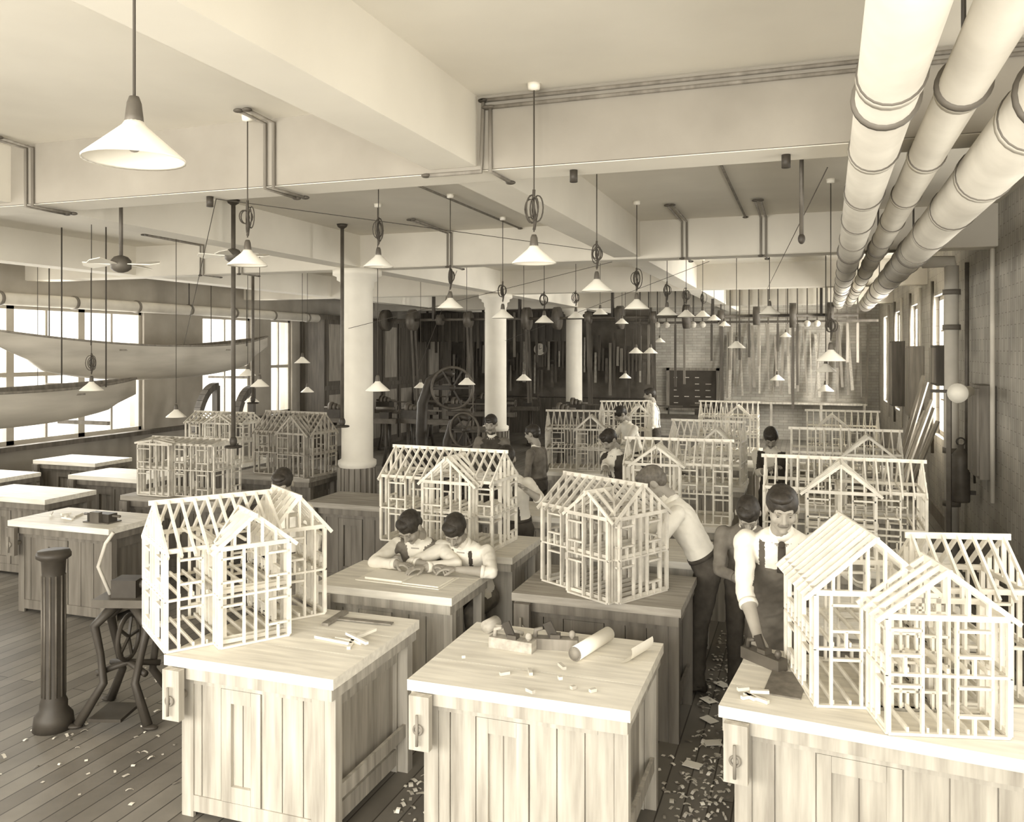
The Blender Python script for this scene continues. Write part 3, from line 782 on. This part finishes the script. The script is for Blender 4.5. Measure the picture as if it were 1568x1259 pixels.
def person(name,x,y,heading,s=1.0,lean=5,hp=10,hyaw=0,wr=None,wl=None,torso='shirt',sleeve='shirt',fore='skin',legs='dark_cloth',
           apron=False,susp=False,vest=None,tie=False,seated=False,vox=.014,near=False,hs=None,curl=.35,nR=(0,0,-1),nL=(0,0,-1),side_lean=0,twist=0,elbR=None,elbL=None,hair='hair'):
    hd=radians(heading); le=radians(lean); sl=radians(side_lean)
    Rz=Matrix.Rotation(hd,3,'Z'); org=Vector((x,y,0)); hs=hs or (s*.5+.5)
    def loc(p): return Rz.transposed()@(Vector(p)-org)
    B=MB(); rings=[]; arms=[]
    hz=.5 if seated else .93
    back=0 if seated else -.22*sin(le)
    P=Vector((0,back,hz if not seated else hz/s+.09))*s
    t=Vector((sin(sl),sin(le)*cos(sl),cos(le)*cos(sl))).normalized(); X=Matrix.Rotation(radians(twist),3,t)@Vector((1,0,0)); X=(X-t*X.dot(t)).normalized(); f=t.cross(X); f=-f if f.y<0 and abs(twist)<80 else f
    def T(a,xx=0,ff=0): return P+(t*a+X*xx+f*ff)*s
    # torso
    ra=[.13,.165,.158,.145,.15,.168,.172,.15,.09]; rb=[.10,.118,.112,.105,.108,.118,.112,.09,.06]; al=[-.12,-.04,.04,.12,.20,.30,.38,.45,.50]
    B.tube([T(a) for a in al[:3]],[r*s for r in ra[:3]],legs,20,lat=X,rb=[r*s for r in rb[:3]])
    B.tube([T(a) for a in al[2:]],[r*s for r in ra[2:]],torso,20,lat=X,rb=[r*s for r in rb[2:]])
    N=T(.50); nd=Vector((0,sin(le+radians(hp)*.45),cos(le+radians(hp)*.45))); nd=(nd+X*sin(sl)).normalized()
    HC=N+nd*.165*hs+Vector((0,.02,0))*s
    B.tube([N-t*.06*s,N+nd*.0*s],[.07*s,.062*s],torso,14)
    B.tube([N-t*.02*s,HC-nd*.04*hs],[.054*s,.052*s],'skin',14)
    # legs
    for sg in (-1,1):
        H=T(-.05,sg*.085)
        if seated:
            K=H+Vector((sg*.05,.40,.0))*s; A=Vector((K.x,K.y-.05*s,.09*s))
        else:
            A=Vector((sg*.10*s,(.02 if sg>0 else -.05)*s,.085*s)); K=(H+A)/2+Vector((0,.03,0))*s
        B.limb(H,K,.092*s,.066*s,legs,14,4); B.limb(K,A,.064*s,.05*s,legs,14,4)
        B.tube([A+Vector((0,-.05,-.035))*s,A+Vector((0,0,-.03))*s,A+Vector((0,.1,-.045))*s,A+Vector((0,.18,-.055))*s],[.035*s,.042*s,.045*s,.03*s],'shoe',12,lat=(1,0,0),rb=[.04*s,.045*s,.035*s,.025*s])
        B.ell(A+Vector((0,-.04,-.045))*s,(.035*s,.035*s,.04*s),'shoe')
    # arms
    hands=[]
    for sg,wt,nn,ep in ((1,wr,nR,elbR),(-1,wl,nL,elbL)):
        S=T(.425,sg*.19)
        a,bb=.285*s,.255*s
        W=loc(wt) if wt is not None else S+Vector((sg*.05,.10,-.50))*s
        D=W-S; dl=D.length
        if dl>(a+bb)*.985: W=S+D.normalized()*(a+bb)*.985; D=W-S; dl=D.length
        if dl<.12*s: dl=.12*s
        ca=(a*a+dl*dl-bb*bb)/(2*a*dl); ca=max(-1,min(1,ca)); dn=D.normalized()
        pole=Vector(ep) if ep else Vector((sg*.55,-.35,-.6)); pole=(pole-dn*pole.dot(dn)).normalized()
        E=S+dn*a*ca+pole*a*sqrt(1-ca*ca)
        B.ell(S-X*sg*.01*s,(.068*s,.066*s,.066*s),sleeve)
        B.limb(S,E,.06*s,.047*s,sleeve,14,5)
        cut=.28 if fore=='skin' else .9
        arms.append((E,W,cut))
        if fore=='skin':
            B.limb(E,E.lerp(W,.28),.047*s,.044*s,sleeve,14,3); B.limb(E.lerp(W,.3),W,.038*s,.026*s,'skin',14,5)
            rings.append((E.lerp(W,.20),E.lerp(W,.31),.049*s,sleeve))
        else:
            B.limb(E,E.lerp(W,.88),.047*s,.038*s,fore,14,5); B.limb(E.lerp(W,.93),W,.028*s,.025*s,'skin',14)
            rings.append((E.lerp(W,.78),E.lerp(W,.92),.041*s,fore))
        hands.append((W,(W-E).normalized(),sg,nn))
    if apron:
        B.tube([T(.33,0,.035),T(.2,0,.03),T(.05,0,.025),T(-.1,0,.03),T(-.1,0,.03)+Vector((0,.0,-.2))*s,T(-.1,0,.03)+Vector((0,.0,-.42))*s],
               [.13*s,.15*s,.16*s,.185*s,.19*s,.20*s],'apron',20,lat=X,rb=[.095*s,.10*s,.115*s,.13*s,.13*s,.14*s])
    def ov(lb,c):
        q=(c-P)/s; a=q.dot(t); xx=q.dot(X); ff=q.dot(f)
        for E,W,cut in arms:
            d=W-E; u=(c-E).dot(d)/d.length_squared
            if -.05<u<1.1 and (c-E-d*u).length<.062*s and lb in ('skin',sleeve,fore):
                return 'skin' if u>cut else (sleeve if fore=='skin' else fore)
        if apron and ff>-.02 and lb in (torso,'apron',legs) and abs(xx)<.17:
            if a<.335 and (lb!=torso or abs(xx)<.15): return 'apron'
            if .335<=a<.47: 
                if abs(xx)<.022 and tie: return 'dark_cloth'
                return 'apron' if abs(abs(xx)-.10)<.014 else torso
        if lb in (torso,legs) and -.1<a<.2 and abs(xx)<.17 and not apron and abs(ff)<.15:
            lb=legs if a<.05 else torso
        if lb==torso and a<.48 and a>.05:
            if vest and (abs(xx)>(a-.15)*.22 or ff<0) and abs(xx)<.165: return vest
            if susp and abs(abs(xx)-(.075 if a>.2 else .085))<.014: return 'dark_cloth'
        return lb
    out=MB(); relabel(out,B,vox,3,ov,None,.006*s)
    def addring(p0,p1,r,m): out.tube([p0,p0.lerp(p1,.5),p1],[r*.97,r,r*1.0],m,16)
    for p0,p1,r,m in rings: addring(p0,p1,r,m)
    out.tube([N-nd*.012*s,N+nd*.012*s,N+nd*.034*s],[.070*s,.064*s,.059*s],'shirt',18)
    if not seated and not apron: out.tube([T(.035),T(.065)],[.160*s,.158*s],'dark_cloth',24,lat=X,rb=[.117*s,.115*s])
    if tie:
        out.ell(T(.475,0,.078),(.018*s,.014*s,.018*s),'dark_cloth'); out.tube([T(.46,0,.085),T(.40,0,.115),T(.33,0,.13)],[.012*s,.02*s,.024*s],'dark_cloth',8,lat=X,rb=[.008]*3)
    # head
    Hd=MB(); 
    for c,r in (((0,-.008,.025),(.074,.096,.092)),((0,.02,-.02),(.063,.07,.085)),((0,.032,-.068),(.046,.048,.038)),((0,.066,-.092),(.02,.018,.017)),
                ((.034,.055,-.025),(.026,.027,.026)),((-.034,.055,-.025),(.026,.027,.026)),((.077,-.006,-.005),(.010,.02,.031)),((-.077,-.006,-.005),(.010,.02,.031)),
                ((.012,.095,-.027),(.009,.009,.007)),((-.012,.095,-.027),(.009,.009,.007))): Hd.ell(c,r,'skin')
    Hd.limb((0,.084,.014),(0,.107,-.02),.009,.012,'skin'); Hd.limb((-.034,.078,.026),(.034,.078,.026),.013,.013,'skin')
    Hd.limb((-.018,.083,-.052),(.018,.083,-.052),.008,.008,'lip'); Hd.limb((0,-.01,-.06),(0,-.03,-.14),.05,.052,'skin')
    Rh=Matrix.Rotation(radians(hyaw),3,'Z')@Matrix.Rotation(-(radians(hp)+le*.5),3,'X')
    xf=lambda v: HC+Rh@(Vector(v)*hs*1.03)
    relabel(out,Hd,.0055 if near else .009,2 if near else 1,None,xf)
    E2=MB()
    for sg in (-1,1):
        E2.ell((sg*.030,.0825,.006),(.0105,.006,.0042),'eyewhite'); E2.ell((sg*.030,.0865,.0045),(.0055,.003,.0042),'hair',nu=8,nv=6)
        E2.tube([(sg*.015,.0915,.026),(sg*.03,.0895,.030),(sg*.045,.082,.026)],.0024,'hair_brown',6)
    E2.tube([(-.02,.089,-.052),(0,.0925,-.0505),(.02,.089,-.052)],.0018,'mid_cloth',6)
    E2.ell((0,-.014,.036),(.080,.101,.086),hair,nu=28,nv=18,jit=.018); E2.ell((0,-.05,.0),(.069,.060,.066),hair,nu=20,nv=12,jit=.02)
    E2.ell((.012,.030,.083),(.058,.055,.030),hair,nu=20,nv=12,jit=.03)
    o=len(out.V); out.V.extend([tuple(xf(v)) for v in E2.V]); out.L.extend(E2.L)
    for fc,mi in zip(E2.F,E2.M): out.F.append(tuple(k+o for k in fc)); out.M.append(out.mi(E2.mats[mi])); out.S.append(True)
    for W,d,sg,nn in hands:
        make_hand(W,d,Rz.transposed()@Vector(nn),-sg,curl,s,.0042,out,near)
    mz=min(v[2] for v in out.V)
    return out.obj(name,(x,y,-mz if not seated else 0),hd)

person('shop_teacher',-.14,4.86,184,1.0,27,8,4,wr=(-.235,4.42,.90),wl=(.24,4.62,1.28),apron=True,tie=True,vox=.008,near=True,curl=.5)
stool(-2.62,5.73); stool(-2.30,5.72)
person('seated_boy',-2.66,5.73,183,.92,30,30,-10,wr=(-2.66,5.22,.87),wl=(-2.45,5.20,.87),vest='mid_cloth',legs='mid_cloth',seated=True,vox=.009,near=True,fore='shirt',elbR=(1,-.1,-.15),elbL=(-1,-.1,-.15))
person('seated_boy',-2.27,5.72,176,.92,30,28,8,wr=(-2.40,5.25,.87),wl=(-2.22,5.22,.87),legs='mid_cloth',seated=True,vox=.009,near=True,susp=True,elbR=(1,-.1,-.15),elbL=(-1,-.1,-.15))
person('boy_student',-3.72,5.45,200,.85,8,25,0,legs='mid_cloth',vox=.012,near=True)
person('boy_student',-2.42,6.98,165,.89,12,25,20,wr=(-2.75,6.55,1.35),wl=(-2.2,6.6,1.2),vox=.012,susp=True)
person('boy_student',-.77,5.95,100,.95,30,25,0,wr=(-1.25,5.95,1.0),wl=(-1.2,5.75,1.0),vox=.011,legs='dark_cloth',hair='hair_brown')
person('boy_student',-.38,5.86,185,.86,26,40,0,wr=(-.4,5.5,.9),wl=(-.1,5.5,.9),torso='mid_cloth',sleeve='mid_cloth',fore='mid_cloth',vox=.012,near=True)
person('boy_student',-3.67,9.74,185,.90,4,15,0,torso='dark_cloth',sleeve='mid_cloth',fore='mid_cloth')
person('boy_student',-3.02,9.54,80,.84,6,10,0,torso='mid_cloth',sleeve='mid_cloth',fore='mid_cloth')
person('boy_student',-1.91,8.95,150,.89,16,30,0,wr=(-1.95,8.5,1.1),wl=(-1.6,8.5,1.1),vest='dark_cloth')
person('boy_student',-2.35,11.9,130,.93,20,30,0,wr=(-2.8,11.8,1.1),wl=(-2.6,11.5,1.1))
person('boy_student',-2.58,15.0,100,.97,5,10,0,susp=True)
person('boy_student',-.36,9.65,175,.89,12,35,10,wr=(-.35,9.3,1.1),wl=(-.1,9.3,1.1),torso='shirt',vest='dark_cloth',legs='dark_cloth')

# ------------------------------------------------------------------ lights / world
w=bpy.data.worlds.new('World'); SC.world=w; w.use_nodes=True
bg=w.node_tree.nodes['Background']; bg.inputs[0].default_value=(1,.96,.87,1); bg.inputs[1].default_value=2.0
def area(name,loc,rot,sx,sy,e,c=(1,.97,.90)):
    l=bpy.data.lights.new(name,'AREA'); l.shape='RECTANGLE'; l.size=sx; l.size_y=sy; l.energy=e; l.color=c
    o=bpy.data.objects.new(name,l); COL.objects.link(o); o.location=loc; o.rotation_euler=rot
area('daylight_front_windows',(-3.5,-2.3,2.2),(radians(90),0,0),10,2.4,1250)
area('daylight_right_windows_near',(2.3,3.8,2.2),(0,radians(90),0),2.2,7.5,180)
area('daylight_right_windows_far',(2.3,17,2.2),(0,radians(90),0),2.2,9.5,3200)
area('daylight_left_windows',(-11.2,9,2.1),(0,radians(-90),0),2.0,16,1100)

# ------------------------------------------------------------------ camera
cam=bpy.data.cameras.new('camera'); co=bpy.data.objects.new('camera',cam); COL.objects.link(co)
co.location=(0,0,2.35); co.rotation_euler=(radians(90),0,radians(19.31))
cam.sensor_width=36; cam.sensor_fit='HORIZONTAL'; cam.lens=29.62; cam.shift_y=-.0603; cam.clip_start=.05; cam.clip_end=200
SC.camera=co
